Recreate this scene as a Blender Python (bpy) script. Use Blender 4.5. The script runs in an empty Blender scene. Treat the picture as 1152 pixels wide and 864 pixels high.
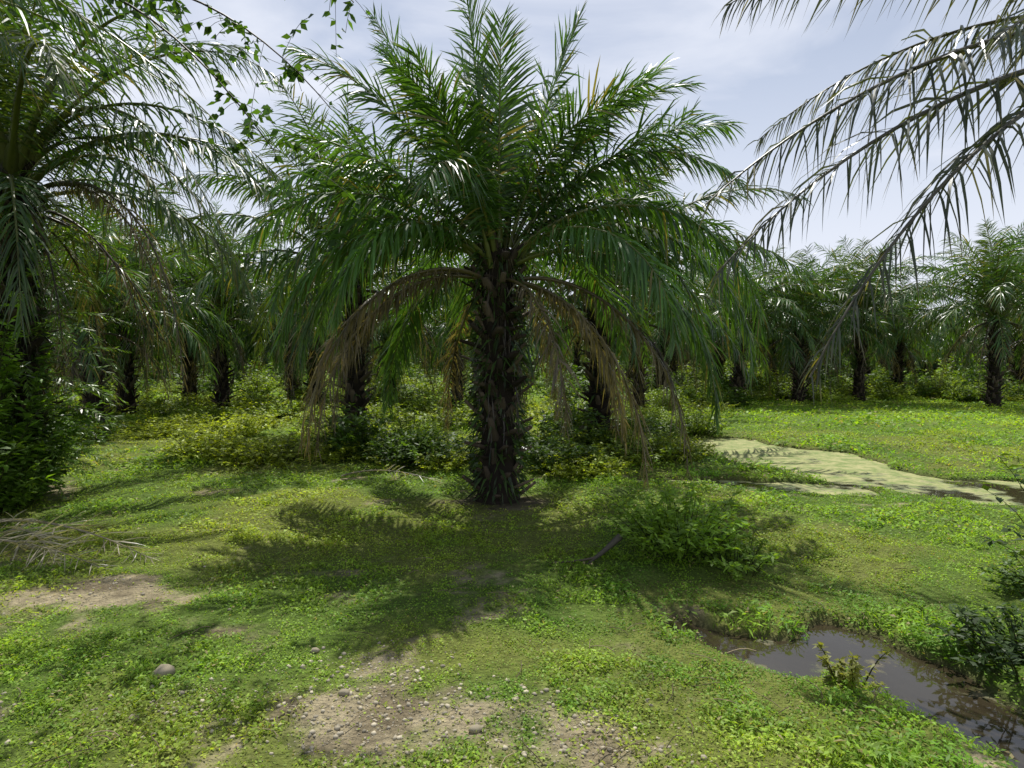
import bpy, math
import numpy as np
from mathutils import Vector, Matrix

rng = np.random.default_rng(11)
scene = bpy.context.scene
D2R = math.pi/180

# ------------------------------------------------------------ helpers
def vnoise(x, y, seed=0):
    x = np.asarray(x, float); y = np.asarray(y, float)
    xi = np.floor(x).astype(np.int64); yi = np.floor(y).astype(np.int64)
    xf = x-xi; yf = y-yi
    def h(a, b):
        n = (a*374761393+b*668265263+seed*974711) & 0xffffffff
        n = ((n ^ (n >> 13))*1274126177) & 0xffffffff
        return ((n ^ (n >> 16)) & 0xffff)/65535.0
    u = xf*xf*(3-2*xf); v = yf*yf*(3-2*yf)
    return (h(xi, yi)*(1-u)+h(xi+1, yi)*u)*(1-v)+(h(xi, yi+1)*(1-u)+h(xi+1, yi+1)*u)*v

def fbm(x, y, seed=0, o=4):
    s = 0; a = 0.5; t = 0
    for i in range(o):
        s = s+a*vnoise(x*2**i, y*2**i, seed+i*7); t += a; a *= 0.5
    return s/t

def sstep(a, b, x):
    t = np.clip((x-a)/(b-a), 0, 1)
    return t*t*(3-2*t)

def nrm(v):
    return v/np.maximum(np.linalg.norm(v, axis=-1, keepdims=True), 1e-9)

def seg_d(x, y, pts, ws):
    best = np.full(np.shape(x), 1e9)
    for (a, b, wa, wb) in zip(pts[:-1], pts[1:], ws[:-1], ws[1:]):
        ax, ay = a; bx, by = b
        dx, dy = bx-ax, by-ay
        t = np.clip(((x-ax)*dx+(y-ay)*dy)/(dx*dx+dy*dy), 0, 1)
        w = wa+(wb-wa)*t
        best = np.minimum(best, np.hypot(x-ax-dx*t, y-ay-dy*t)-w)
    return best

def ditch_d(x, y):
    n = (fbm(x*1.6, y*1.6, 50, 3)-0.5)*0.6+(fbm(x*6, y*6, 55, 2)-.5)*.12
    return seg_d(x, y, [(1.4, 4.75), (1.95, 4.25), (2.55, 4.25), (2.8, 3.6), (3.1, 2.9), (3.9, 1.5), (5, -1)],
                 [0.04, 0.16, 0.42, 0.38, 0.45, 0.5, 0.5])+n

def pond_d(x, y):
    n = (fbm(x*0.8, y*0.8, 60, 3)-0.5)*1.2+(fbm(x*4, y*4, 65, 2)-.5)*.25
    a = seg_d(x, y, [(5.3, 15.3), (6.2, 13.0), (6.3, 11.1), (7.0, 9.8), (10.5, 9.3)], [0.9, 1.3, 1.3, 0.95, 0.7])
    b = seg_d(x, y, [(2.3, 10.6), (3.8, 10.1), (5.4, 9.9)], [0.15, 0.35, 0.6])
    return np.minimum(a, b)+n*0.8

def water_d(x, y):
    return np.minimum(ditch_d(x, y), pond_d(x, y))

SPOTS = [(-3.7, 5.2, .75, .45, 1.0), (-4.4, 4.1, .7, .5, .8), (-0.6, 3.3, .8, .40, .85), (0.4, 3.1, .5, .35, .75), (-1.9, 3.4, .4, .25, .5),
         (-2.0, 5.7, .35, .18, .6), (1.05, 3.6, .22, .15, .6), (-.35, 8.6, .9, .7, .9), (-2.6, 10.4, .8, .4, .6), (-3.2, 3.2, .5, .3, .8),
         (-.9, 3.9, .45, .25, .5), (.35, 4.6, .2, .15, .5), (0.8, 4.2, .2, .15, .5), (-7.3, 9.2, .9, .8, .8), (1.4, 4.95, .35, .2, .6),
         (-5.4, 6.1, 1.0, .5, .55), (-3.3, 4.5, .3, .5, .6)]
def dirt(x, y):
    m = np.zeros(np.shape(x))
    for (cx, cy, rx, ry, s) in SPOTS:
        m = np.maximum(m, s*np.exp(-(((x-cx)/rx)**2+((y-cy)/ry)**2)*0.8))
    n = fbm(x*2.6, y*2.6, 3, 5)
    n2 = fbm(x*9, y*9, 13, 3)
    g = sstep(0.6, 0.75, fbm(x*1.4, y*1.4, 21, 4))*0.4*(y < 14)
    m = np.maximum(m, g)
    return np.clip(sstep(0.34, 0.74, m+(n-0.5)*0.9+(n2-.5)*.6), 0, 1)

def gh(x, y):
    x = np.asarray(x, float); y = np.asarray(y, float)
    z = 0.02+fbm(x*0.7, y*0.7, 5, 3)*0.09+fbm(x*4, y*4, 9, 3)*0.055*(np.hypot(x, y) < 25)
    z = z+0.1*sstep(20, 60, y)*fbm(x*0.1, y*0.1, 8, 2)
    w = water_d(x, y)
    z = z*(1-.6*sstep(1.6, .3, w))
    k = sstep(0.2, -0.14, w)
    return z*(1-k)+(-0.17)*k

def mesh_np(name, V, F, C=None, MI=None, mats=(), smooth=False):
    me = bpy.data.meshes.new(name)
    V = np.ascontiguousarray(V, dtype=np.float32)
    me.vertices.add(len(V)); me.vertices.foreach_set('co', V.ravel())
    F = [f for f in F if len(f)]
    loops = np.concatenate([f.ravel() for f in F]).astype(np.int32)
    tot = np.concatenate([np.full(len(f), f.shape[1]) for f in F])
    start = np.concatenate([[0], np.cumsum(tot)[:-1]]).astype(np.int32)
    me.loops.add(len(loops)); me.loops.foreach_set('vertex_index', loops)
    me.polygons.add(len(tot)); me.polygons.foreach_set('loop_start', start)
    for m in mats: me.materials.append(m)
    if MI is not None:
        me.polygons.foreach_set('material_index', np.concatenate([m for m in MI if len(m)]).astype(np.int32))
    if smooth:
        me.polygons.foreach_set('use_smooth', np.ones(len(tot), dtype=bool))
    me.update(calc_edges=True)
    if C is not None:
        a = me.color_attributes.new('Col', 'FLOAT_COLOR', 'POINT')
        c4 = np.ones((len(V), 4), dtype=np.float32); c4[:, :3] = C
        a.data.foreach_set('color', c4.ravel())
    me.validate()
    return me

class Geo:
    def __init__(s): s.V = []; s.F = []; s.C = []; s.M = []; s.n = 0
    def add(s, V, F, C, m=0):
        V = np.asarray(V, float)
        s.V.append(V); s.C.append(np.broadcast_to(C, (len(V), 3)))
        for f in F:
            s.F.append(np.asarray(f)+s.n); s.M.append(np.full(len(f), m))
        s.n += len(V)
    def mesh(s, name, mats, smooth=False):
        return mesh_np(name, np.concatenate(s.V), s.F, np.concatenate(s.C), s.M, mats, smooth)

def obj(name, me, loc=(0, 0, 0), rz=0, sc=1, parent=None):
    o = bpy.data.objects.new(name, me)
    scene.collection.objects.link(o)
    o.location = loc; o.rotation_euler = (0, 0, rz)
    o.scale = (sc, sc, sc) if not hasattr(sc, '__len__') else sc
    if parent: o.parent = parent
    return o

def kites(g, P, D, L, W, U, bend, col, m=0):
    n = len(P)
    L = np.broadcast_to(L, n)[:, None]; W = np.broadcast_to(W, n)[:, None]
    bend = np.broadcast_to(bend, n)[:, None]
    down = np.array([0, 0, -1.0])
    mid = P+D*L*0.42+down*bend*L*0.12
    tip = P+D*L+down*bend*L
    V = np.stack([P, mid-U*W*.5, tip, mid+U*W*.5], 1).reshape(-1, 3)
    F = np.arange(4*n).reshape(n, 4)
    C = np.repeat(np.broadcast_to(col, (n, 3)), 4, axis=0)
    g.add(V, [F], C, m)

def tube(g, P, R, col, m=0, k=5, cap=False):
    P = np.asarray(P, float); n = len(P)
    R = np.broadcast_to(R, n)
    T = nrm(np.gradient(P, axis=0))
    ref = np.array([0.3, 0.9, 0.1]) if abs(T[0][2]) > 0.8 else np.array([0, 0, 1.0])
    A = nrm(np.cross(T, ref)); B = np.cross(T, A)
    th = np.arange(k)/k*2*math.pi
    V = (P[:, None]+R[:, None, None]*(np.cos(th)[None, :, None]*A[:, None]+np.sin(th)[None, :, None]*B[:, None])).reshape(-1, 3)
    i = np.arange(n-1)[:, None]*k; j = np.arange(k)[None]; j2 = (j+1) % k
    F = np.stack([i+j, i+j2, i+k+j2, i+k+j], -1).reshape(-1, 4)
    g.add(V, [F], col, m)

# ------------------------------------------------------------ materials
def leaf_mat(name, rough=0.4, trans=0.3, tint=(1.5, 1.5, 0.6), spec=0.5, var=0.25):
    m = bpy.data.materials.new(name); m.use_nodes = True
    nt = m.node_tree; N = nt.nodes; Lk = nt.links; N.clear()
    out = N.new('ShaderNodeOutputMaterial')
    at = N.new('ShaderNodeAttribute'); at.attribute_name = 'Col'
    oi = N.new('ShaderNodeObjectInfo')
    mr = N.new('ShaderNodeMapRange'); mr.inputs['To Min'].default_value = 1-var; mr.inputs['To Max'].default_value = 1+var
    Lk.new(oi.outputs['Random'], mr.inputs['Value'])
    tc = N.new('ShaderNodeTexCoord')
    no = N.new('ShaderNodeTexNoise'); no.inputs['Scale'].default_value = 1.7; no.inputs['Detail'].default_value = 3
    Lk.new(tc.outputs['Object'], no.inputs['Vector'])
    mr2 = N.new('ShaderNodeMapRange'); mr2.inputs['From Min'].default_value = .3; mr2.inputs['From Max'].default_value = .7
    mr2.inputs['To Min'].default_value = .7; mr2.inputs['To Max'].default_value = 1.3
    Lk.new(no.outputs[0], mr2.inputs['Value'])
    mu = N.new('ShaderNodeMath'); mu.operation = 'MULTIPLY'
    Lk.new(mr.outputs[0], mu.inputs[0]); Lk.new(mr2.outputs[0], mu.inputs[1])
    sc = N.new('ShaderNodeVectorMath'); sc.operation = 'SCALE'
    Lk.new(at.outputs['Color'], sc.inputs[0]); Lk.new(mu.outputs[0], sc.inputs['Scale'])
    p = N.new('ShaderNodeBsdfPrincipled'); p.inputs['Roughness'].default_value = rough
    p.inputs['Specular IOR Level'].default_value = spec
    Lk.new(sc.outputs[0], p.inputs['Base Color'])
    if trans > 0:
        tn = N.new('ShaderNodeVectorMath'); tn.operation = 'MULTIPLY'; tn.inputs[1].default_value = tint
        Lk.new(sc.outputs[0], tn.inputs[0])
        tr = N.new('ShaderNodeBsdfTranslucent'); Lk.new(tn.outputs[0], tr.inputs['Color'])
        mx = N.new('ShaderNodeMixShader'); mx.inputs[0].default_value = trans
        Lk.new(p.outputs[0], mx.inputs[1]); Lk.new(tr.outputs[0], mx.inputs[2])
        Lk.new(mx.outputs[0], out.inputs['Surface'])
    else:
        Lk.new(p.outputs[0], out.inputs['Surface'])
    return m

M_palm = leaf_mat('palm_leaf', 0.37, 0.32, (1.8, 1.8, 0.5), 0.6, 0.15)
M_bark = leaf_mat('palm_bark', 0.9, 0.0, spec=0.2, var=0.1)
M_leaf = leaf_mat('weed_leaf', 0.5, 0.42, (1.8, 1.7, 0.4), 0.35, 0.2)
M_grass = leaf_mat('grass_leaf', 0.55, 0.42, (1.75, 1.7, 0.4), 0.3, 0.0)

def ground_mat():
    m = bpy.data.materials.new('ground'); m.use_nodes = True
    nt = m.node_tree; N = nt.nodes; Lk = nt.links
    p = N['Principled BSDF']; p.inputs['Roughness'].default_value = .95; p.inputs['Specular IOR Level'].default_value = .15
    at = N.new('ShaderNodeAttribute'); at.attribute_name = 'Col'
    tc = N.new('ShaderNodeTexCoord')
    n1 = N.new('ShaderNodeTexNoise'); n1.inputs['Scale'].default_value = 11; n1.inputs['Detail'].default_value = 9; n1.inputs['Roughness'].default_value = .78
    Lk.new(tc.outputs['Object'], n1.inputs['Vector'])
    mr = N.new('ShaderNodeMapRange'); mr.inputs['From Min'].default_value = .32; mr.inputs['From Max'].default_value = .68
    mr.inputs['To Min'].default_value = .45; mr.inputs['To Max'].default_value = 1.35
    Lk.new(n1.outputs[0], mr.inputs['Value'])
    sc = N.new('ShaderNodeVectorMath'); sc.operation = 'SCALE'
    Lk.new(at.outputs['Color'], sc.inputs[0]); Lk.new(mr.outputs[0], sc.inputs['Scale'])
    Lk.new(sc.outputs[0], p.inputs['Base Color'])
    n2 = N.new('ShaderNodeTexNoise'); n2.inputs['Scale'].default_value = 35; n2.inputs['Detail'].default_value = 6
    Lk.new(tc.outputs['Object'], n2.inputs['Vector'])
    b = N.new('ShaderNodeBump'); b.inputs['Distance'].default_value = .05; b.inputs['Strength'].default_value = 1
    Lk.new(n2.outputs[0], b.inputs['Height']); Lk.new(b.outputs[0], p.inputs['Normal'])
    return m

def water_mat(algae):
    m = bpy.data.materials.new('algae_pond_water' if algae else 'muddy_water'); m.use_nodes = True
    nt = m.node_tree; N = nt.nodes; Lk = nt.links
    p = N['Principled BSDF']
    tc = N.new('ShaderNodeTexCoord')
    nb = N.new('ShaderNodeTexNoise'); nb.inputs['Scale'].default_value = 5; nb.inputs['Detail'].default_value = 3
    Lk.new(tc.outputs['Object'], nb.inputs['Vector'])
    b = N.new('ShaderNodeBump'); b.inputs['Distance'].default_value = .01; b.inputs['Strength'].default_value = .15
    Lk.new(nb.outputs[0], b.inputs['Height']); Lk.new(b.outputs[0], p.inputs['Normal'])
    n = N.new('ShaderNodeTexNoise'); n.inputs['Scale'].default_value = 1.3 if algae else 3.0; n.inputs['Detail'].default_value = 9; n.inputs['Roughness'].default_value = .65
    Lk.new(tc.outputs['Object'], n.inputs['Vector'])
    src = n.outputs[0]
    if algae:
        sx = N.new('ShaderNodeSeparateXYZ'); Lk.new(tc.outputs['Object'], sx.inputs[0])
        gy = N.new('ShaderNodeMapRange'); gy.inputs['From Min'].default_value = 9.6; gy.inputs['From Max'].default_value = 12.0
        gy.inputs['To Min'].default_value = -.08; gy.inputs['To Max'].default_value = .12
        Lk.new(sx.outputs['Y'], gy.inputs['Value'])
        ad = N.new('ShaderNodeMath'); ad.operation = 'ADD'; Lk.new(src, ad.inputs[0]); Lk.new(gy.outputs[0], ad.inputs[1]); src = ad.outputs[0]
    r = N.new('ShaderNodeValToRGB')
    lo, hi = (.40, .50) if algae else (.58, .66)
    r.color_ramp.elements[0].position = lo; r.color_ramp.elements[1].position = hi
    r.color_ramp.elements[0].color = (0, 0, 0, 1); r.color_ramp.elements[1].color = (1, 1, 1, 1)
    Lk.new(src, r.inputs[0])
    n3 = N.new('ShaderNodeTexNoise'); n3.inputs['Scale'].default_value = 4; n3.inputs['Detail'].default_value = 9; n3.inputs['Roughness'].default_value = .75
    Lk.new(tc.outputs['Object'], n3.inputs['Vector'])
    r3 = N.new('ShaderNodeValToRGB')
    r3.color_ramp.elements[0].position = .40; r3.color_ramp.elements[1].position = .60
    r3.color_ramp.elements[0].color = (.15, .21, .04, 1) if algae else (.08, .1, .03, 1)
    r3.color_ramp.elements[1].color = (.38, .36, .15, 1) if algae else (.16, .13, .07, 1)
    Lk.new(n3.outputs[0], r3.inputs[0])
    mc = N.new('ShaderNodeMix'); mc.data_type = 'RGBA'
    Lk.new(r.outputs[0], mc.inputs[0]); mc.inputs[6].default_value = (.04, .032, .018, 1)
    Lk.new(r3.outputs[0], mc.inputs[7]); Lk.new(mc.outputs[2], p.inputs['Base Color'])
    mr = N.new('ShaderNodeMapRange'); mr.inputs['To Min'].default_value = .04; mr.inputs['To Max'].default_value = .8
    Lk.new(r.outputs[0], mr.inputs['Value']); Lk.new(mr.outputs[0], p.inputs['Roughness'])
    return m

# ------------------------------------------------------------ palm
def path_arc(base, az, e0, e1, L, pw=1.25, S=26, curl=0.0):
    s = (np.arange(S)+.5)/S
    el = (e0+(e1-e0)*s**pw)*D2R
    a = az*D2R+curl*s
    d = np.stack([np.cos(el)*np.cos(a), np.cos(el)*np.sin(a), np.sin(el)], 1)
    return np.vstack([[base], np.asarray(base)+np.cumsum(d*L/S, axis=0)])

def path_bez(p0, p1, p2, p3, S=28):
    t = np.linspace(0, 1, S+1)[:, None]
    p0, p1, p2, p3 = map(lambda q: np.array(q, float), (p0, p1, p2, p3))
    return (1-t)**3*p0+3*(1-t)**2*t*p1+3*(1-t)*t*t*p2+t**3*p3

LEAFG = np.array([.055, .112, .022])
def frond(g, P, rng, n=90, Lmax=.75, W=.042, droop=.45, roll=0.0, col=LEAFG, rcol=(.16, .18, .05), mess=1.0, gap=0.0, t0=.13):
    S = len(P)-1
    L = np.linalg.norm(np.diff(P, axis=0), axis=1).sum()
    T = nrm(np.gradient(P, axis=0))
    h = P[-1]-P[0]; a = math.atan2(h[1], h[0])
    B0 = np.tile(np.array([-math.sin(a), math.cos(a), 0.]), (S+1, 1))
    B0 = nrm(B0-T*np.sum(B0*T, 1, keepdims=True))
    N0 = np.cross(T, B0)
    s = np.linspace(0, 1, S+1)
    ro = roll*s[:, None]
    B = B0*np.cos(ro)+N0*np.sin(ro); N = -B0*np.sin(ro)+N0*np.cos(ro)
    k = 4
    R = (.045*(1-s)**1.3+.006)*(L/4.2)
    flat = np.where(s < .15, 1.6, 1.0)
    off = [(-1, 0), (0, .7), (1, 0), (0, -.7)]
    V = np.stack([P+B*(R*flat)[:, None]*ox+N*R[:, None]*oy for ox, oy in off], 1).reshape(-1, 3)
    i = np.arange(S)[:, None]*k; j = np.arange(k)[None]; j2 = (j+1) % k
    F = np.stack([i+j, i+j2, i+k+j2, i+k+j], -1).reshape(-1, 4)
    g.add(V, [F], np.array(rcol), 1)
    for side in (-1, 1):
        t = np.linspace(t0, .995, n)+rng.uniform(-.4, .4, n)/n
        t = np.clip(t, 0, .999)
        if gap > 0: t = t[rng.random(len(t)) > gap]
        m = len(t)
        q = t*S; i0 = np.floor(q).astype(int); f = (q-i0)[:, None]
        p = P[i0]*(1-f)+P[i0+1]*f
        Tt = nrm(T[i0]*(1-f)+T[i0+1]*f); Bt = nrm(B[i0]*(1-f)+B[i0+1]*f); Nt = np.cross(Tt, Bt)
        u = (t-t0)/(1-t0)
        ll = Lmax*(0.35+.65*np.sin(np.clip(u*1.25+.12, 0, 1.0)*math.pi/2*1.0))
        ll = ll*(1-.62*np.clip((u-.6)/.4, 0, 1)**1.3)*rng.uniform(.8, 1.12, m)
        al = (72-42*u+rng.normal(0, 7*mess, m))*D2R
        be = (np.where(rng.random(m) < .5, 24, -10)+rng.normal(0, 14*mess, m))*D2R
        d0 = Tt*np.cos(al)[:, None]+np.sin(al)[:, None]*(side*Bt*np.cos(be)[:, None]+Nt*np.sin(be)[:, None])
        dr = droop*rng.uniform(.5, 1.5, m)
        us = [0, .3, .66, 1.0]
        pts = []
        for uu in us:
            v = d0*uu+np.array([0, 0, -1.])*(dr*uu**2)[:, None]
            pts.append(v)
        ln = np.linalg.norm(pts[-1], axis=1, keepdims=True)
        pts = [p+v/np.maximum(ln, .75)*ll[:, None] for v in pts]
        d = nrm(pts[2]-pts[0])
        Wv = nrm(Tt-d*np.sum(Tt*d, 1, keepdims=True))
        th = rng.normal(0, .5*mess, m)[:, None]
        Wv = Wv*np.cos(th)+np.cross(d, Wv)*np.sin(th)
        ww = (W*rng.uniform(.75, 1.15, m)*(.55+.45*np.sin(np.clip(u*1.1+.1, 0, 1)*math.pi)))[:, None]
        V = np.stack([pts[0]-Wv*ww*.25, pts[0]+Wv*ww*.25, pts[1]-Wv*ww*.5, pts[1]+Wv*ww*.5,
                      pts[2]-Wv*ww*.38, pts[2]+Wv*ww*.38, pts[3]], 1).reshape(-1, 3)
        b = np.arange(m)[:, None]*7
        F4 = np.concatenate([b+np.array([[0, 1, 3, 2]]), b+np.array([[2, 3, 5, 4]])])
        F3 = b+np.array([[4, 5, 6]])
        c = np.array(col)[None]*rng.uniform(.7, 1.3, (m, 1))
        yl = (rng.random(m) < .04)
        c = np.where(yl[:, None], np.array([.2, .17, .06]), c)
        cc = np.repeat(c, 7, axis=0).reshape(m, 7, 3).copy()
        tipd = rng.random(m) < .25
        cc[tipd, 6] = np.array([.2, .16, .08])
        g.add(V, [F4, F3], cc.reshape(-1, 3), 1)

DEAD = np.array([.16, .125, .075])
def trunk(g, H, R, rng, ferns=260, boots=True):
    zz = np.linspace(-.15, H, 30)
    k = 16
    th = np.arange(k)/k*2*math.pi
    V = []
    for z in zz:
        r = R*(1.0+.45*math.exp(-max(z, 0)*3.5)-.1*z/H)*.72
        rr = r*(1+.12*rng.uniform(-1, 1, k))
        V.append(np.stack([np.cos(th)*rr, np.sin(th)*rr, np.full(k, z)], 1))
    V = np.concatenate(V)
    i = np.arange(29)[:, None]*k; j = np.arange(k)[None]; j2 = (j+1) % k
    g.add(V, [np.stack([i+j, i+j2, i+k+j2, i+k+j], -1).reshape(-1, 4)], np.array([.02, .015, .011]), 0)
    if boots:
        nb = int(H/.03)
        for b in range(nb):
            z = .05+H*b/nb; a = b*137.5*D2R+rng.normal(0, .12)
            r = R*(.66+.3*math.exp(-max(z, 0)*3.5))
            out = np.array([math.cos(a), math.sin(a), 0]); sd = np.array([-math.sin(a), math.cos(a), 0]); up = np.array([0, 0, 1.])
            ln = rng.uniform(.18, .46)*(R/.35); w = rng.uniform(.06, .10)*(R/.35)
            tilt = rng.uniform(.2, 1.1)
            d = nrm(out*math.cos(tilt)+up*math.sin(tilt)); nn = np.cross(sd, d)
            p0 = out*r*.8+up*z
            ring = []
            for (u, ws, ts) in ((0, 1.25, .5), (.5, .85, .42), (1, .55, .3)):
                c = p0+d*ln*u
                ring += [c-sd*w*ws-nn*w*ts*.4, c+sd*w*ws-nn*w*ts*.4, c+sd*w*ws*.6+nn*w*ts, c-sd*w*ws*.6+nn*w*ts]
            F = []
            for q in (0, 4):
                for j in range(4):
                    F.append([q+j, q+(j+1) % 4, q+4+(j+1) % 4, q+4+j])
            F.append([8, 9, 10, 11])
            cc = np.array([.075, .058, .04])*rng.uniform(.25, 1.7)
            g.add(np.array(ring), [np.array(F)], cc, 0)
    n = ferns
    a = rng.uniform(0, 2*math.pi, n); z = H*rng.random(n)**1.0
    P = np.stack([np.cos(a)*R*.85, np.sin(a)*R*.85, z], 1)
    D = nrm(np.stack([np.cos(a), np.sin(a), rng.uniform(-.9, .6, n)], 1)+rng.normal(0, .35, (n, 3)))
    U = nrm(np.cross(D, rng.normal(0, 1, (n, 3))))
    c = np.array([.04, .075, .018])*rng.uniform(.4, 1.6, (n, 1))
    kites(g, P, D, rng.uniform(.1, .3, n), rng.uniform(.02, .05, n), U, rng.uniform(.1, .7, n), c, 1)
    n = ferns//2
    a = rng.uniform(0, 2*math.pi, n); z = H*rng.uniform(.3, 1.08, n)
    P = np.stack([np.cos(a)*R*.9, np.sin(a)*R*.9, z], 1)
    D = nrm(np.stack([np.cos(a)*.25, np.sin(a)*.25, -np.ones(n)], 1)+rng.normal(0, .15, (n, 3)))
    U = nrm(np.cross(D, rng.normal(0, 1, (n, 3))))
    kites(g, P, D, rng.uniform(.15, .5, n), .016, U, 0, np.array([.07, .055, .038])*rng.uniform(.4, 1.6, (n, 1)), 1)

def crown(g, H, rng, N=38, L=4.1, n=70, W=.042, Lmax=.75, dead=4, base_r=.18):
    for i in range(N):
        f = i/(N-1)
        az = i*137.5+rng.uniform(-12, 12)
        e0 = 88-60*f**1.1+rng.uniform(-6, 6)
        e1 = 56-142*f**.6+rng.uniform(-10, 10)
        l = L*(.84+.2*math.sin(f*2.6))*rng.uniform(.9, 1.08)
        b = np.array([math.cos(az*D2R)*base_r, math.sin(az*D2R)*base_r, H+.15-.55*f])
        P = path_arc(b, az, e0, e1, l, 1.2-.25*f, curl=rng.uniform(-.25, .25))
        shade = rng.uniform(.8, 1.25)
        c = LEAFG*shade
        if rng.random() < .15: c = np.array([.08, .12, .025])*shade
        frond(g, P, rng, n, Lmax*rng.uniform(.9, 1.1), W, .3+.7*f, rng.uniform(-.9, .9), c)
    for i in range(dead):
        az = rng.uniform(0, 360)
        b = np.array([math.cos(az*D2R)*.2, math.sin(az*D2R)*.2, H-.5])
        P = path_arc(b, az, rng.uniform(0, 30), -88, L*rng.uniform(.6, .85), .5)
        frond(g, P, rng, n//2, Lmax*.7, W*.5, 1.2, rng.uniform(-1, 1), DEAD*rng.uniform(.6, 1.1), (.08, .06, .04), 1.6, .2)

variants = []
for v in range(4):
    r = np.random.default_rng(100+v)
    g = Geo(); H = 3.1+.25*v
    trunk(g, H, .30, r, 160)
    crown(g, H, r, N=38+2*v, L=4.3, n=54, W=.05, Lmax=.76, dead=8)
    variants.append(g.mesh('oil_palm_mesh', [M_bark, M_palm]))

def place_palm(x, y, s, v, rz, parent=None, name='oil_palm'):
    return obj(name, variants[v], (x, y, float(gh(x, y))-.02), rz, s, parent)

# --- central palm
r = np.random.default_rng(5)
g = Geo(); H = 3.6; HX, HY = -.2, 8.75
trunk(g, H, .33, r, 1000)
spec = [  # az, e0, e1, L, droop, roll, pw
 (185, 90, 80, 3.7, .15, .4, 1.3), (20, 77, 66, 3.8, .2, -.5, 1.3), (165, 68, 58, 3.9, .25, .5, 1.3), (120, 86, 60, 3.3, .2, .8, 1.3), (275, 88, 66, 2.9, .2, 0, 1.3),
 (5, 66, 5, 3.9, .3, .5, 1.5), (200, 62, 15, 3.7, .4, -.5, 1.5), (60, 80, 30, 3.6, .3, .7, 1.3), (330, 76, 5, 3.0, .4, -.6, 1.2), (235, 76, 5, 2.9, .4, .4, 1.2), (95, 76, 5, 3.6, .4, .4, 1.2),
 (355, 58, -45, 4.0, .7, .7, 1.4), (182, 54, -40, 3.7, .7, -.6, 1.4), (28, 58, -35, 4.0, .5, .3, 1.3), (150, 56, -40, 3.9, .5, -.4, 1.2), (255, 60, -50, 2.9, .7, -.4, 1.1),
 (10, 50, -88, 4.6, .9, .9, 1.25), (345, 44, -90, 4.7, .9, -.6, 1.1), (2, 38, -92, 5.0, .9, .6, 1.05), (20, 40, -90, 4.6, .9, -.6, 1.1),
 (190, 42, -82, 3.8, .8, -.8, 1.15), (205, 36, -92, 4.0, .9, .5, 1.0), (176, 34, -92, 4.0, .9, -.6, 1.), (222, 42, -86, 3.3, .9, .5, 1.), (160, 44, -80, 3.8, .8, .7, 1.),
 (130, 42, -75, 3.9, .8, .3, .9), (105, 40, -75, 3.8, .8, -.3, .9), (75, 40, -75, 3.9, .8, .5, .9), (45, 40, -80, 4.1, .8, -.4, .9), (318, 44, -88, 3.6, 1.0, .5, .95),
 (338, 30, -92, 4.3, 1.0, -.5, .85), (145, 20, -88, 3.5, 1.1, .4, .7), (240, 70, 25, 3.0, .3, -.5, 1.2), (350, 68, 35, 3.6, .3, .5, 1.2),
 (90, 88, 70, 3.4, .2, .5, 1.2), (195, 52, -55, 3.7, .7, .8, 1.3), (15, 56, -65, 4.2, .7, -.8, 1.3), (188, 60, -10, 3.7, .5, .6, 1.4), (352, 62, -10, 3.9, .5, -.5, 1.4), (178, 78, 50, 3.6, .25, -.5, 1.3)]
for i, (az, e0, e1, L, dr, ro, pw) in enumerate(spec):
    f = i/len(spec)
    b = np.array([math.cos(az*D2R)*.2, math.sin(az*D2R)*.2, H+.12-.5*f])
    P = path_arc(b, az+r.uniform(-3, 3), e0, e1, L*.96, pw, curl=r.uniform(-.15, .15))
    c = np.array([.058, .125, .024])*r.uniform(.8, 1.3)
    frond(g, P, r, 112, .72*r.uniform(.9, 1.1), .038, dr, ro, c, mess=1.1)
for (az, L, e0) in ((204, 3.7, 25), (196, 3.9, 32), (200, 3.3, 28), (300, 2.7, 5), (60, 3, 10), (350, 2.9, 0), (20, 3.1, 5), (120, 3, 0), (335, 3.6, 0), (10, 3.2, 0), (345, 4.0, 20), (214, 3.9, 34)):
    b = np.array([math.cos(az*D2R)*.2, math.sin(az*D2R)*.2, H-.45])
    P = path_arc(b, az, e0, -89, L, .65)
    frond(g, P, r, 80, .55, .024, 1.3, r.uniform(-1, 1), DEAD*r.uniform(.8, 1.5), (.15, .12, .06), 1.6, .1)
me = g.mesh('oil_palm_mesh', [M_bark, M_palm])
obj('oil_palm', me, (HX, HY, float(gh(HX, HY))-.03))

# --- large palm at the left edge
r = np.random.default_rng(23)
g = Geo(); H = 4.8
trunk(g, H, .36, r, 2200)
crown(g, H, r, N=32, L=4.4, n=80, W=.038, Lmax=.8, dead=10)
for (tx, ty, tz, up) in ((4.4, -.6, 5.9, 1.6), (4.2, .3, 4.6, 1.8), (3.9, -1.2, 3.4, 1.5), (3.4, .6, 3.0, 1.2)):
    P = path_bez((.2, 0, H), (tx*.25, ty*.2, H+up), (tx*.75, ty*.7, max(H, tz)+up*.7), (tx, ty, tz))
    frond(g, P, r, 80, .7, .03, .9, r.uniform(-.5, .5), LEAFG*r.uniform(.8, 1.1))
for (tx, ty, tz) in ((2.9, -.6, 1.7), (2.5, -.2, 1.9)):
    P = path_bez((.2, 0, H-.3), (tx*.5, ty*.3, H+.3), (tx*.95, ty*.8, H-.6), (tx, ty, tz))
    frond(g, P, r, 80, .55, .018, 1.3, r.uniform(-.5, .5), DEAD*1.1, (.14, .12, .08), 1.5)
obj('oil_palm', g.mesh('oil_palm_mesh', [M_bark, M_palm]), (-7.6, 9.3, float(gh(-7.6, 9.3))-.03))

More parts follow.
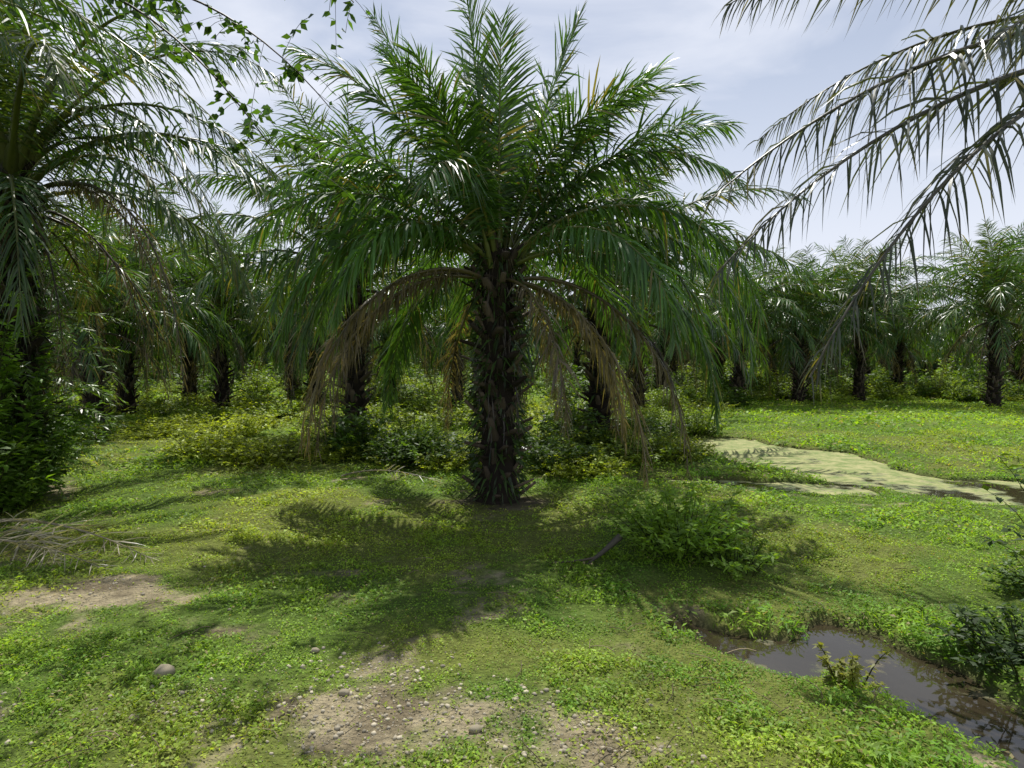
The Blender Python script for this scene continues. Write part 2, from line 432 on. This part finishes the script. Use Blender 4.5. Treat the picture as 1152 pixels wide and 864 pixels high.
# --- palm standing out of frame on the right, its fronds hang into the view
r = np.random.default_rng(31)
g = Geo(); H = 5.0
trunk(g, H, .38, r, 300)
RX, RY = 8.3, 6.6
BACKLIT_GREY = np.array([.06, .07, .045])  # dull backlit look of the hanging fronds, put into their leaf colour
for (tx, ty, tz, up, l) in ((-6.6, -1.2, 3.4, 1.1, .85), (-6.6, -1.5, 2.75, .6, .85), (-6.0, -1.9, 1.9, .5, .85), (-6.2, -.5, 5.5, 1.3, .8),
                        (-5.8, -2.2, 5.2, 1.3, .8), (-6.0, -2.0, 6.0, .9, .75), (-5.2, 1.2, 4.8, 1.6, .75), (-5.2, -2.6, 4.1, 1.2, .8)):
    P = path_bez((-.2, 0, H), (tx*.28, ty*.25, H+up*1.0), (tx*.75, ty*.75, max(tz, H-.9)+up*.75), (tx, ty, tz))
    frond(g, P, r, 100, l, .032, 1.1, r.uniform(-.5, .5), BACKLIT_GREY*r.uniform(.7, 1.2), (.10, .09, .06), 1.4, .04, t0=.2)
for i in range(18):
    az = -80+i*9+r.uniform(-5, 5)
    f = r.random()
    P = path_arc((.1, 0, H+.1-.4*f), az, 85-45*f, 40-110*f, 4.2, 1.3)
    frond(g, P, r, 50, .8, .045, .3+.5*f, r.uniform(-.7, .7))
obj('oil_palm', g.mesh('oil_palm_mesh', [M_bark, M_palm]), (RX, RY, float(gh(RX, RY))-.03))

# --- palm out of frame on the left
r = np.random.default_rng(41)
g = Geo(); H = 4.9
trunk(g, H, .38, r, 300)
for (tx, ty, tz, up) in ((4.7, 1.0, 4.3, 1.4), (4.2, 1.9, 4.7, 1.3), (4.6, 0.2, 5.2, 1.2), (3.9, .6, 4.9, 1.6), (3.6, .2, 4.4, 1.3)):
    P = path_bez((.2, 0, H), (tx*.3, ty*.3, H+up*.8), (tx*.7, ty*.7, max(H, tz)+up*.6), (tx, ty, tz))
    frond(g, P, r, 70, .62, .028, .8, r.uniform(-.5, .5), LEAFG*r.uniform(.7, 1.1), gap=.08)
for i in range(14):
    az = 80+i*14+r.uniform(-5, 5); f = r.random()
    P = path_arc((-.1, 0, H+.1-.4*f), az, 85-45*f, 40-110*f, 4.2, 1.3)
    frond(g, P, r, 50, .8, .045, .3+.5*f, r.uniform(-.7, .7))
obj('oil_palm', g.mesh('oil_palm_mesh', [M_bark, M_palm]), (-7.5, 4.8, float(gh(-7.5, 4.8))-.03))

# --- neighbours
near = [(-12.4, 18, 1.1, 0), (-14.6, 23.0, 1.2, 1), (-11.2, 23.5, 1.1, 2), (-15.6, 29.5, 1.2, 3), (-10.6, 29.5, 1.1, 1), (-8.6, 26.5, 1.05, 0),
        (-4.2, 16.3, 1.15, 3), (-5.4, 27, 1.05, 0), (-2.2, 24.5, .95, 1), (2.2, 15.3, 1.15, 0), (5.1, 24.5, 1.0, 3),
        (8.3, 34, 1.05, 1), (10.6, 28.5, 1.05, 2), (18, 42, 1.15, 0), (13.9, 29.5, 1.08, 1), (17.4, 30.5, 1.1, 3), (25.6, 44, 1.2, 2), (22.2, 35.0, 1.1, 0),
        (21.0, 26.5, 1.08, 3), (30, 36, 1.2, 2), (26.0, 30, 1.15, 1), (12.2, 36, 1.1, 3), (17.5, 36.5, 1.1, 1), (-18, 15, 1.2, 2), (-19.5, 25, 1.2, 0)]
for i, (x, y, s, v) in enumerate(near):
    place_palm(x, y, s*rng.uniform(.97, 1.03), v, rng.uniform(0, 6.28))
grove = bpy.data.objects.new('distant_palm_grove', None); scene.collection.objects.link(grove)
row = 0; y = 41.0
while y < 84:
    x = -90+(row % 2)*4.5
    while x < 95:
        xx = x+rng.uniform(-1.4, 1.4); yy = y+rng.uniform(-1.4, 1.4)
        if abs(xx) < yy*1.0+5 and not (xx > 12 and yy < 46):
            place_palm(xx, yy, rng.uniform(.95, 1.25), int(rng.integers(4)), rng.uniform(0, 6.28), grove, 'grove_palm')
        x += 9
    y += 8.5; row += 1

# distant wall of dense forest foliage
r = np.random.default_rng(88)
g = Geo(); n = 26000
a = r.uniform(-1.15, 1.15, n); dist = 96+r.uniform(0, 7, n)
x = np.sin(a)*dist; y = np.cos(a)*dist
top = 4.5+4.0*fbm(a*18, a*3, 5, 4)
z = top*r.random(n)**.8
P = np.stack([x, y, z], 1)
D = nrm(r.normal(0, 1, (n, 3))+[0, 0, .6]); U = nrm(np.cross(D, r.normal(0, 1, (n, 3))))
kites(g, P, D, r.uniform(.9, 2.0, n), r.uniform(.4, .9, n), U, .3, np.array([.04, .075, .025])*r.uniform(.6, 1.4, (n, 1)))
obj('distant_tree_line', g.mesh('distant_tree_line_mesh', [M_leaf]))

# ------------------------------------------------------------ shrubs
def stems(g, rng, n, H, R, nl, LL, LW, col, lean=(0, 0), var=.25, stemc=(.06, .07, .025), spread=1.0, up=.7):
    for i in range(n):
        a = rng.uniform(0, 2*math.pi); rr = R*math.sqrt(rng.random())
        b = np.array([math.cos(a)*rr*.45, math.sin(a)*rr*.45, 0])
        h = H*rng.uniform(.3, 1.05)*(1-.35*(rr/R)**2)
        tip = b+np.array([math.cos(a)*rr*.6*spread+lean[0], math.sin(a)*rr*.6*spread+lean[1], h])+rng.normal(0, .07*H, 3)
        t = np.linspace(0, 1, 6)[:, None]
        P = b+(tip-b)*t+np.array([0, 0, 1])*(.15*h)*np.sin(t*math.pi)
        tube(g, P, np.linspace(.006, .002, 6)*max(1, H*.6), np.array(stemc), 0, 3)
        k = int(nl*rng.uniform(.7, 1.2))
        u = rng.uniform(.08, 1, k)**up
        q = u*5; i0 = np.minimum(q.astype(int), 4); f = (q-i0)[:, None]
        p = P[i0]*(1-f)+P[i0+1]*f
        aa = rng.uniform(0, 2*math.pi, k)
        D = nrm(np.stack([np.cos(aa), np.sin(aa), rng.uniform(-.2, .9, k)], 1))
        U = nrm(np.cross(D, np.array([0, 0, 1.])+rng.normal(0, .35, (k, 3))))
        c = np.array(col)*rng.uniform(1-var, 1+var, (k, 1))
        kites(g, p, D, LL*rng.uniform(.6, 1.2, k), LW*rng.uniform(.7, 1.2, k), U, rng.uniform(0, .5, k), c, 0)

YG = (.32, .39, .05); MG = (.20, .29, .04); DG = (.08, .15, .025)
shv = []
for v, (c, H, LL, LW, n) in enumerate([(YG, .6, .10, .05, 65), (MG, .75, .12, .05, 60), (YG, .42, .08, .045, 65), (DG, 1.0, .16, .06, 50), (MG, .5, .24, .024, 70)]):
    g = Geo(); stems(g, np.random.default_rng(200+v), n, H, .8, 16, LL, LW, c, var=.35)
    shv.append(g.mesh('undergrowth_clump', [M_leaf]))
ug = bpy.data.objects.new('undergrowth', None); scene.collection.objects.link(ug)
def put(x, y, v, s):
    obj('undergrowth_clump', shv[v], (x, y, float(gh(x, y))-.03), rng.uniform(0, 6.28), (s*rng.uniform(.8, 1.2), s*rng.uniform(.8, 1.2), s*rng.uniform(.5, 1.1)), ug)
def region(cx, cy, rx, ry, n, vs, s0, s1):
    for i in range(n):
        a = rng.uniform(0, 6.28); q = math.sqrt(rng.random())
        x = cx+rx*q*math.cos(a); y = cy+ry*q*math.sin(a)
        if water_d(np.array(x), np.array(y)) < .3: continue
        put(x, y, int(rng.choice(vs)), rng.uniform(s0, s1))
region(-4.6, 13.0, 2.2, 1.2, 20, [0, 0, 2, 2, 1], .7, 1.2)
region(-1.7, 11.7, 1.3, .9, 15, [0, 2, 2, 0], .5, .95)
region(-1.4, 11.4, .9, .6, 8, [0, 1, 3, 1], .7, 1.1)
region(-2.6, 12.8, 1.5, .5, 7, [3, 1, 0], .9, 1.35)
region(-7.5, 17.0, 4.0, 1.6, 20, [0, 2, 0, 2, 1], .8, 1.2)
region(2.2, 13.0, 1.8, 1.2, 20, [1, 3, 0, 4], .6, 1.15)
region(1.2, 11.0, .8, .5, 9, [1, 3, 0], .6, 1.0)
region(3.3, 16.5, 2.0, 1.8, 16, [1, 3, 0, 1], .9, 1.4)
region(-3, 20.5, 8, 2.4, 38, [0, 1, 2, 1], .9, 1.5)
region(-11, 26, 9, 5, 50, [0, 1, 2, 1], .9, 1.6)
region(-13.5, 15, 3.5, 2.4, 22, [1, 3, 0, 4], .8, 1.3)
region(2, 27, 9, 4, 42, [0, 1, 3, 1], 1.0, 1.6)
region(18, 32.0, 13, 2.6, 80, [1, 0, 4, 1, 3], .9, 1.5)
region(31, 31, 6, 6, 34, [1, 3, 4, 1], .9, 1.6)
region(0, 38, 40, 6, 105, [1, 3, 3, 1, 0], 1.4, 2.4)
region(0, 54, 55, 8, 75, [1, 3, 3], 2.2, 3.6)

def own(name, x, y, seed, **k):
    g = Geo(); stems(g, np.random.default_rng(seed), **k)
    return obj(name, g.mesh(name+'_mesh', [M_leaf]), (x, y, float(gh(x, y))-.02))
own('leafy_bush', -7.3, 8.6, 301, n=90, H=2.4, R=1.0, nl=40, LL=.17, LW=.07, col=(.11, .21, .03), var=.6, up=1.0)
own('leafy_bush', -7.0, 7.6, 302, n=60, H=3.9, R=.9, nl=40, LL=.2, LW=.06, col=(.13, .24, .03), var=.6, up=.9)
own('leafy_bush', -6.9, 8.2, 310, n=70, H=1.2, R=.75, nl=26, LL=.15, LW=.05, col=(.12, .21, .03), var=.6, up=1.0)
own('leafy_bush', -8.6, 10.8, 303, n=60, H=1.6, R=1.2, nl=34, LL=.16, LW=.05, col=(.09, .17, .025))
own('leafy_shrub', 1.75, 6.3, 304, n=100, H=.72, R=.75, nl=30, LL=.10, LW=.036, col=(.24, .38, .055), var=.4)
own('leafy_shrub', 2.2, 5.85, 305, n=34, H=.42, R=.45, nl=22, LL=.08, LW=.03, col=(.24, .38, .055), var=.4)
own('leafy_bush', 3.45, 3.95, 306, n=100, H=.40, R=.55, nl=28, LL=.07, LW=.028, col=(.05, .095, .02))
own('leafy_bush', 4.7, 5.1, 307, n=50, H=.32, R=.6, nl=26, LL=.07, LW=.03, col=(.08, .15, .025))
own('yellow_weed', 2.2, 3.9, 308, n=14, H=.34, R=.24, nl=34, LL=.05, LW=.022, col=(.30, .32, .07))
own('wild_sapling', 4.85, 5.3, 309, n=4, H=1.2, R=.1, nl=18, LL=.13, LW=.06, col=(.06, .11, .02), lean=(-.6, 0))

# fern-like fronds around the left trunk
r = np.random.default_rng(66)
g = Geo()
for i in range(70):
    z = r.uniform(.3, 4.2); az = r.uniform(-110, 60)
    b = np.array([math.cos(az*D2R)*.3, math.sin(az*D2R)*.3, z])
    P = path_arc(b, az, r.uniform(10, 50), r.uniform(-70, -20), r.uniform(.6, 1.4), 1.2, S=10)
    frond(g, P, r, 24, .18, .03, .2, r.uniform(-.5, .5), np.array([.14, .24, .035])*r.uniform(.6, 1.4), (.1, .12, .03), t0=.1)
obj('epiphytic_fern', g.mesh('epiphytic_fern_mesh', [M_bark, M_palm]), (-7.5, 9.2, 0))

# broadleaf tree at the left, its boughs reach into the top of the view
r = np.random.default_rng(77)
g = Geo()
P = path_bez((0, 0, -.1), (.1, .1, 2), (-.2, 0, 4), (.6, .2, 5.6))
tube(g, P, np.linspace(.09, .04, len(P)), np.array([.05, .04, .03]), 0, 7)
for (s, c1, e) in (((.5, .2, 5.2), (1.8, .3, 6.6), (4.1, .2, 4.1)), ((.6, .2, 5.6), (2.5, .2, 7.2), (4.9, .3, 5.6)), ((.4, .2, 5.0), (1.6, -.3, 5.9), (3.4, -.4, 5.3)), ((.6, .2, 5.5), (2.2, 1, 6.8), (4.4, 1.2, 4.9))):
    Q = path_bez(s, c1, np.array(c1)*.4+np.array(e)*.6+np.array([0, 0, .3]), e, 16)
    tube(g, Q, np.linspace(.022, .005, len(Q)), np.array([.05, .045, .03]), 0, 4)
    for k in range(20):
        i = int(r.integers(6, 17)); b = Q[i]
        e2 = b+np.array([r.normal(0, .35), r.normal(0, .35), -abs(r.normal(0, .35))+.05])
        q2 = path_bez(b, b*.6+e2*.4+[0, 0, .12], b*.2+e2*.8+[0, 0, .08], e2, 6)
        tube(g, q2, .003, np.array([.06, .06, .03]), 0, 3)
        m = 10
        p = q2[r.integers(1, 7, m)]
        aa = r.uniform(0, 6.28, m)
        D = nrm(np.stack([np.cos(aa), np.sin(aa), r.uniform(-.9, .3, m)], 1)); U = nrm(np.cross(D, r.normal(0, 1, (m, 3))))
        kites(g, p, D, r.uniform(.07, .13, m), r.uniform(.05, .08, m), U, .2, np.array([.07, .15, .03])*r.uniform(.5, 1.4, (m, 1)), 0)
obj('broadleaf_tree', g.mesh('broadleaf_tree_mesh', [M_leaf]), (-6.5, 6.0, float(gh(-6.5, 6.0))))

# ------------------------------------------------------------ ground sheet
def axis(a, b, step, far, gr):
    c = list(np.arange(a, b+1e-6, step))
    s = step; x = b
    while x < far: s *= gr; x += s; c.append(x)
    s = step; x = a; lo = []
    while x > -far: s *= gr; x -= s; lo.append(x)
    return np.array(lo[::-1]+c)
xs = axis(-9, 9, .06, 900, 1.09); ys = axis(1.5, 16, .06, 900, 1.09)
X, Y = np.meshgrid(xs, ys)
Z = gh(X, Y)
V = np.stack([X, Y, Z], -1).reshape(-1, 3)
nx, ny = len(xs), len(ys)
I = np.arange(nx*ny).reshape(ny, nx)
F = np.stack([I[:-1, :-1], I[:-1, 1:], I[1:, 1:], I[1:, :-1]], -1).reshape(-1, 4)
d = dirt(X, Y); w = water_d(X, Y)
sv = fbm(X*3, Y*3, 44, 4)[..., None]
soil = np.array([.38, .32, .20])*sstep(.2, .6, sv)+np.array([.18, .145, .09])*(1-sstep(.2, .6, sv))
mud = np.array([.08, .062, .038]); grs = np.array([.11, .17, .03]); dry = np.array([.17, .195, .045])
n1 = fbm(X*.6, Y*.6, 31, 4)[..., None]
base = grs*(1-sstep(.4, .65, n1))+dry*sstep(.4, .65, n1)
far = sstep(16, 30, np.hypot(X, Y))[..., None]
base = base*(1-far)+np.array([.17, .26, .035])*far
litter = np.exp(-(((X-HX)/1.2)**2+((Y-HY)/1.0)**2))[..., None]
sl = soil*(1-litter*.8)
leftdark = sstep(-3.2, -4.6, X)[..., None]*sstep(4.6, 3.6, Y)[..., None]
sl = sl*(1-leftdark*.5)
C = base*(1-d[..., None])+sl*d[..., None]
k = sstep(.2, .0, w)[..., None]
C = C*(1-k)+mud*k
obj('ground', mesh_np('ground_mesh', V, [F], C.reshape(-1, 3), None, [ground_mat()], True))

def sheet(name, x0, x1, y0, y1, z, mat):
    V = np.array([[x0, y0, z], [x1, y0, z], [x1, y1, z], [x0, y1, z]])
    obj(name, mesh_np(name+'_mesh', V, [np.array([[0, 1, 2, 3]])], None, None, [mat]))
sheet('ditch_water', .9, 6.5, -1.5, 5.3, -.04, water_mat(False))
sheet('algae_pond', 1.2, 13.5, 7.0, 18.5, -.02, water_mat(True))

# ------------------------------------------------------------ grass
g = Geo()
def band(y0, y1, dens, L0, W0, sd):
    r = np.random.default_rng(sd)
    area = (y1-y0)*((y0+y1)*.95+3)
    n = int(area*dens)
    y = r.uniform(y0, y1, n); x = r.uniform(-1, 1, n)*(.95*y1+1.5)
    keep = np.abs(x) < .95*y+1.5
    x = x[keep]; y = y[keep]
    dd = dirt(x, y); w = water_d(x, y)
    cl = fbm(x*1.3, y*1.3, 71, 3)
    clump = fbm(x*5, y*5, 73, 2)
    pr = (1-.9*dd)*sstep(-.02, .16, w)*(.4+.6*sstep(.32, .6, clump))
    pr = pr*(1-.85*np.exp(-(((x-HX)/.9)**2+((y-HY)/.8)**2)))
    keep = r.random(len(x)) < pr
    x = x[keep]; y = y[keep]; cl = cl[keep]; clump = clump[keep]; w = w[keep]; dd = dd[keep]
    n = len(x)
    wet = sstep(1.2, .2, w)
    tuft = sstep(.62, .8, fbm(x*2.3+5, y*2.3, 79, 3))
    tall = (.5+.7*sstep(.4, .7, cl))*(1+.3*wet)*(.4+1.0*clump)*(1+.7*tuft)
    P = np.stack([x, y, gh(x, y)-.005], 1)
    broad = r.random(n) < .5
    a = r.uniform(0, 2*math.pi, n)
    up = np.where(broad, r.uniform(.0, .9, n), r.uniform(.7, 2.4, n))
    D = nrm(np.stack([np.cos(a), np.sin(a), up], 1))
    P[:, 2] += np.where(broad, r.uniform(0, .06, n)*tall*(L0/.07), 0)
    U = nrm(np.cross(D, np.array([0, 0, 1.])+r.normal(0, .3, (n, 3))))
    Ln = L0*tall*np.where(broad, .5, 1.0)*r.uniform(.6, 1.3, n)
    Ln = np.minimum(Ln, .30 if L0 > .1 else .14)
    Wn = W0*np.where(broad, 2.6, 1.0)*r.uniform(.7, 1.3, n)
    c1 = np.array([.25, .41, .04]); c2 = np.array([.39, .45, .07]); c3 = np.array([.16, .31, .035])
    m = np.clip(sstep(.42, .70, fbm(x*.6, y*.6, 31, 4))*.5+dd*.5+sstep(0, -3.5, x)*.2-.5*wet+r.normal(0, .15, n), 0, 1)[:, None]
    q = sstep(.42, .62, fbm(x*1.7+9, y*1.7, 91, 4))[:, None]
    c = (c1*(1-q)+c3*q)*(1-m)+c2*m
    c = c*r.uniform(.6, 1.3, (n, 1))
    deadb = r.random(n) < .05
    c = np.where(deadb[:, None], np.array([.36, .30, .15]), c)
    kites(g, P, D, Ln, Wn, U, r.uniform(.1, .6, n), c)
band(2.2, 4.5, 7500, .055, .0062, 1)
band(4.5, 7, 3700, .065, .0085, 2)
band(7, 11, 1400, .08, .0135, 3)
band(11, 18, 400, .12, .026, 4)
band(18, 30, 110, .18, .048, 5)
band(30, 46, 30, .26, .09, 6)
obj('grass', g.mesh('grass_mesh', [M_grass]))

# ------------------------------------------------------------ stones
M_stone = leaf_mat('stone', .85, 0, spec=.3, var=0)
def ico(sub=1):
    import bmesh
    bm = bmesh.new(); bmesh.ops.create_icosphere(bm, subdivisions=sub, radius=1)
    V = np.array([v.co[:] for v in bm.verts]); F = np.array([[v.index for v in f.verts] for f in bm.faces]); bm.free()
    return V, F
IV, IF = ico(1); IV2, IF2 = ico(2)
r = np.random.default_rng(9)
g = Geo()
cnt = 0
while cnt < 3400:
    sx = SPOTS[int(r.choice([2, 2, 2, 2, 3, 3, 0, 4, 9, 10, 1]))]
    x = sx[0]+r.normal(0, sx[2]*.65); y = sx[1]+r.normal(0, sx[3]*.65)
    if y < 2.2: continue
    s = .004+.016*r.random()**5
    v = IV*(1+r.normal(0, .16, (len(IV), 1)))*np.array([1, r.uniform(.6, 1), r.uniform(.45, .8)])*s
    a = r.uniform(0, 6.28); R = np.array([[math.cos(a), -math.sin(a), 0], [math.sin(a), math.cos(a), 0], [0, 0, 1]])
    g.add(v@R.T+np.array([x, y, float(gh(x, y))+s*.15]), [IF], np.array([.42, .37, .27])*r.uniform(.5, 1.25), 0)
    cnt += 1
obj('gravel', g.mesh('gravel_mesh', [M_stone]))
for (x, y, s) in ((-2.2, 3.78, .062), (-1.35, 4.1, .03), (-1.0, 3.55, .032), (-2.1, 3.3, .03), (-.2, 3.25, .035)):
    v = IV2*(1+.13*(fbm(IV2[:, 0:1]*2+x, IV2[:, 1:2]*2+IV2[:, 2:3]*2, 3, 3)-.5)*4)*np.array([1.1, .8, .65])*s
    gg = Geo(); gg.add(v, [IF2], np.array([.30, .26, .18]), 0)
    obj('rock', gg.mesh('rock_mesh', [M_stone], True), (x, y, float(gh(x, y))+s*.3))

# ------------------------------------------------------------ fallen fronds, petiole stub, twigs
r = np.random.default_rng(15)
GD = np.array([.36, .32, .24])
def fallen(x0, y0, x1, y1, n=45, l=.45, col=GD, mid=.18):
    z0 = float(gh(x0, y0))+.05; z1 = float(gh(x1, y1))+.04
    g = Geo()
    P = path_bez((0, 0, 0), ((x1-x0)*.3, (y1-y0)*.3+.1, mid), ((x1-x0)*.7, (y1-y0)*.7+.1, mid*.7), (x1-x0, y1-y0, z1-z0))
    frond(g, P, r, n, l, .016, .18, .2, col, col*.8, 1.6, .2)
    g2 = np.concatenate(g.V)
    zz = gh(g2[:, 0]+x0, g2[:, 1]+y0)-z0+.02
    k = 0
    for i, v in enumerate(g.V):
        m = len(v); v = v.copy(); v[:, 2] = np.maximum(v[:, 2], zz[k:k+m]); g.V[i] = v; k += m
    obj('fallen_palm_frond', g.mesh('fallen_palm_frond_mesh', [M_bark, M_palm]), (x0, y0, z0))
fallen(-6.4, 7.4, -3.6, 6.0)
fallen(-6.2, 6.4, -3.9, 5.7)
fallen(-5.8, 6.9, -4.4, 5.8)
fallen(-2.9, 10.3, -1.2, 9.9, 30, .25)
g = Geo()
P = path_bez((0, 0, 0), (.1, 0, .08), (.2, .0, .16), (.34, .05, .27))
tube(g, P, np.linspace(.012, .035, len(P)), np.array([.10, .09, .07]), 0, 6)
tube(g, path_bez((-.35, -.05, .03), (-.2, 0, .03), (0, 0, .03), (.15, .0, .1)), .012, np.array([.12, .1, .07]), 0, 5)
obj('broken_petiole', g.mesh('broken_petiole_mesh', [M_bark]), (.75, 6.0, float(gh(.75, 6.0))))
g = Geo()
for i in range(300):
    y = r.uniform(2.6, 11); x = r.uniform(-.9, .9)*y
    if water_d(np.array(x), np.array(y)) < .1: continue
    a = r.uniform(0, 6.28); l = r.uniform(.05, .25)
    z = float(gh(x, y))+.025
    P = path_bez((x, y, z), (x+math.cos(a)*l*.3, y+math.sin(a)*l*.3, z+.02), (x+math.cos(a+.3)*l*.7, y+math.sin(a+.3)*l*.7, z+.02), (x+math.cos(a)*l, y+math.sin(a)*l, z), 4)
    tube(g, P, .003, np.array([.2, .16, .1])*r.uniform(.4, 1.3), 0, 3)
obj('twig_litter', g.mesh('twig_litter_mesh', [M_bark]))

# ------------------------------------------------------------ light
EL, AZ = 62*D2R, -4*D2R
S = Vector((math.sin(AZ)*math.cos(EL), math.cos(AZ)*math.cos(EL), math.sin(EL)))
ld = bpy.data.lights.new('sun', 'SUN'); ld.energy = 5.0; ld.angle = .5*D2R; ld.color = (1, .97, .90)
lo = bpy.data.objects.new('sun', ld); scene.collection.objects.link(lo)
lo.rotation_euler = S.to_track_quat('Z', 'Y').to_euler(); lo.location = (0, 0, 30)

w = bpy.data.worlds.new('World'); scene.world = w; w.use_nodes = True
nt = w.node_tree; N = nt.nodes; Lk = nt.links
bg = N['Background']; bg.inputs['Strength'].default_value = .10
sky = N.new('ShaderNodeTexSky'); sky.sky_type = 'NISHITA'; sky.sun_disc = False
sky.sun_elevation = EL; sky.sun_rotation = AZ; sky.air_density = 1.0; sky.dust_density = .8; sky.ozone_density = 1.5
tc = N.new('ShaderNodeTexCoord')
mp = N.new('ShaderNodeMapping'); mp.inputs['Scale'].default_value = (1.3, 1.3, 3.6); mp.inputs['Rotation'].default_value = (.2, .5, .3)
Lk.new(tc.outputs['Generated'], mp.inputs['Vector'])
cn = N.new('ShaderNodeTexNoise'); cn.inputs['Scale'].default_value = 1.8; cn.inputs['Detail'].default_value = 8; cn.inputs['Roughness'].default_value = .52; cn.inputs['Distortion'].default_value = .6
Lk.new(mp.outputs[0], cn.inputs['Vector'])
cr = N.new('ShaderNodeMapRange'); cr.inputs['From Min'].default_value = .38; cr.inputs['From Max'].default_value = .62
cr.inputs['To Min'].default_value = .45; cr.inputs['To Max'].default_value = 1.0
Lk.new(cn.outputs[0], cr.inputs['Value'])
sx = N.new('ShaderNodeSeparateXYZ'); Lk.new(tc.outputs['Generated'], sx.inputs[0])
hz = N.new('ShaderNodeMapRange'); hz.inputs['From Min'].default_value = .12; hz.inputs['From Max'].default_value = .65
hz.inputs['To Min'].default_value = 1.0; hz.inputs['To Max'].default_value = 0
Lk.new(sx.outputs['Z'], hz.inputs['Value'])
mxm = N.new('ShaderNodeMath'); mxm.operation = 'MAXIMUM'; Lk.new(cr.outputs[0], mxm.inputs[0]); Lk.new(hz.outputs[0], mxm.inputs[1])
zf = N.new('ShaderNodeMapRange'); zf.inputs['From Min'].default_value = .5; zf.inputs['From Max'].default_value = .8
zf.inputs['To Min'].default_value = 1.0; zf.inputs['To Max'].default_value = .1
Lk.new(sx.outputs['Z'], zf.inputs['Value'])
mm = N.new('ShaderNodeMath'); mm.operation = 'MULTIPLY'; Lk.new(mxm.outputs[0], mm.inputs[0]); Lk.new(zf.outputs[0], mm.inputs[1])
mx = N.new('ShaderNodeMix'); mx.data_type = 'RGBA'
Lk.new(mm.outputs[0], mx.inputs[0]); Lk.new(sky.outputs[0], mx.inputs[6]); mx.inputs[7].default_value = (8.4, 8.8, 9.9, 1)
Lk.new(mx.outputs[2], bg.inputs['Color'])

# ------------------------------------------------------------ camera
cd = bpy.data.cameras.new('camera'); cd.lens = 21.4; cd.sensor_width = 36; cd.clip_end = 3000; cd.clip_start = .05
co = bpy.data.objects.new('camera', cd); scene.collection.objects.link(co)
co.location = (0, 0, 2.1); co.rotation_euler = ((90-2.25)*D2R, 0, 0)
scene.camera = co
scene.view_settings.view_transform = 'Standard'; scene.view_settings.look = 'None'; scene.view_settings.exposure = 0
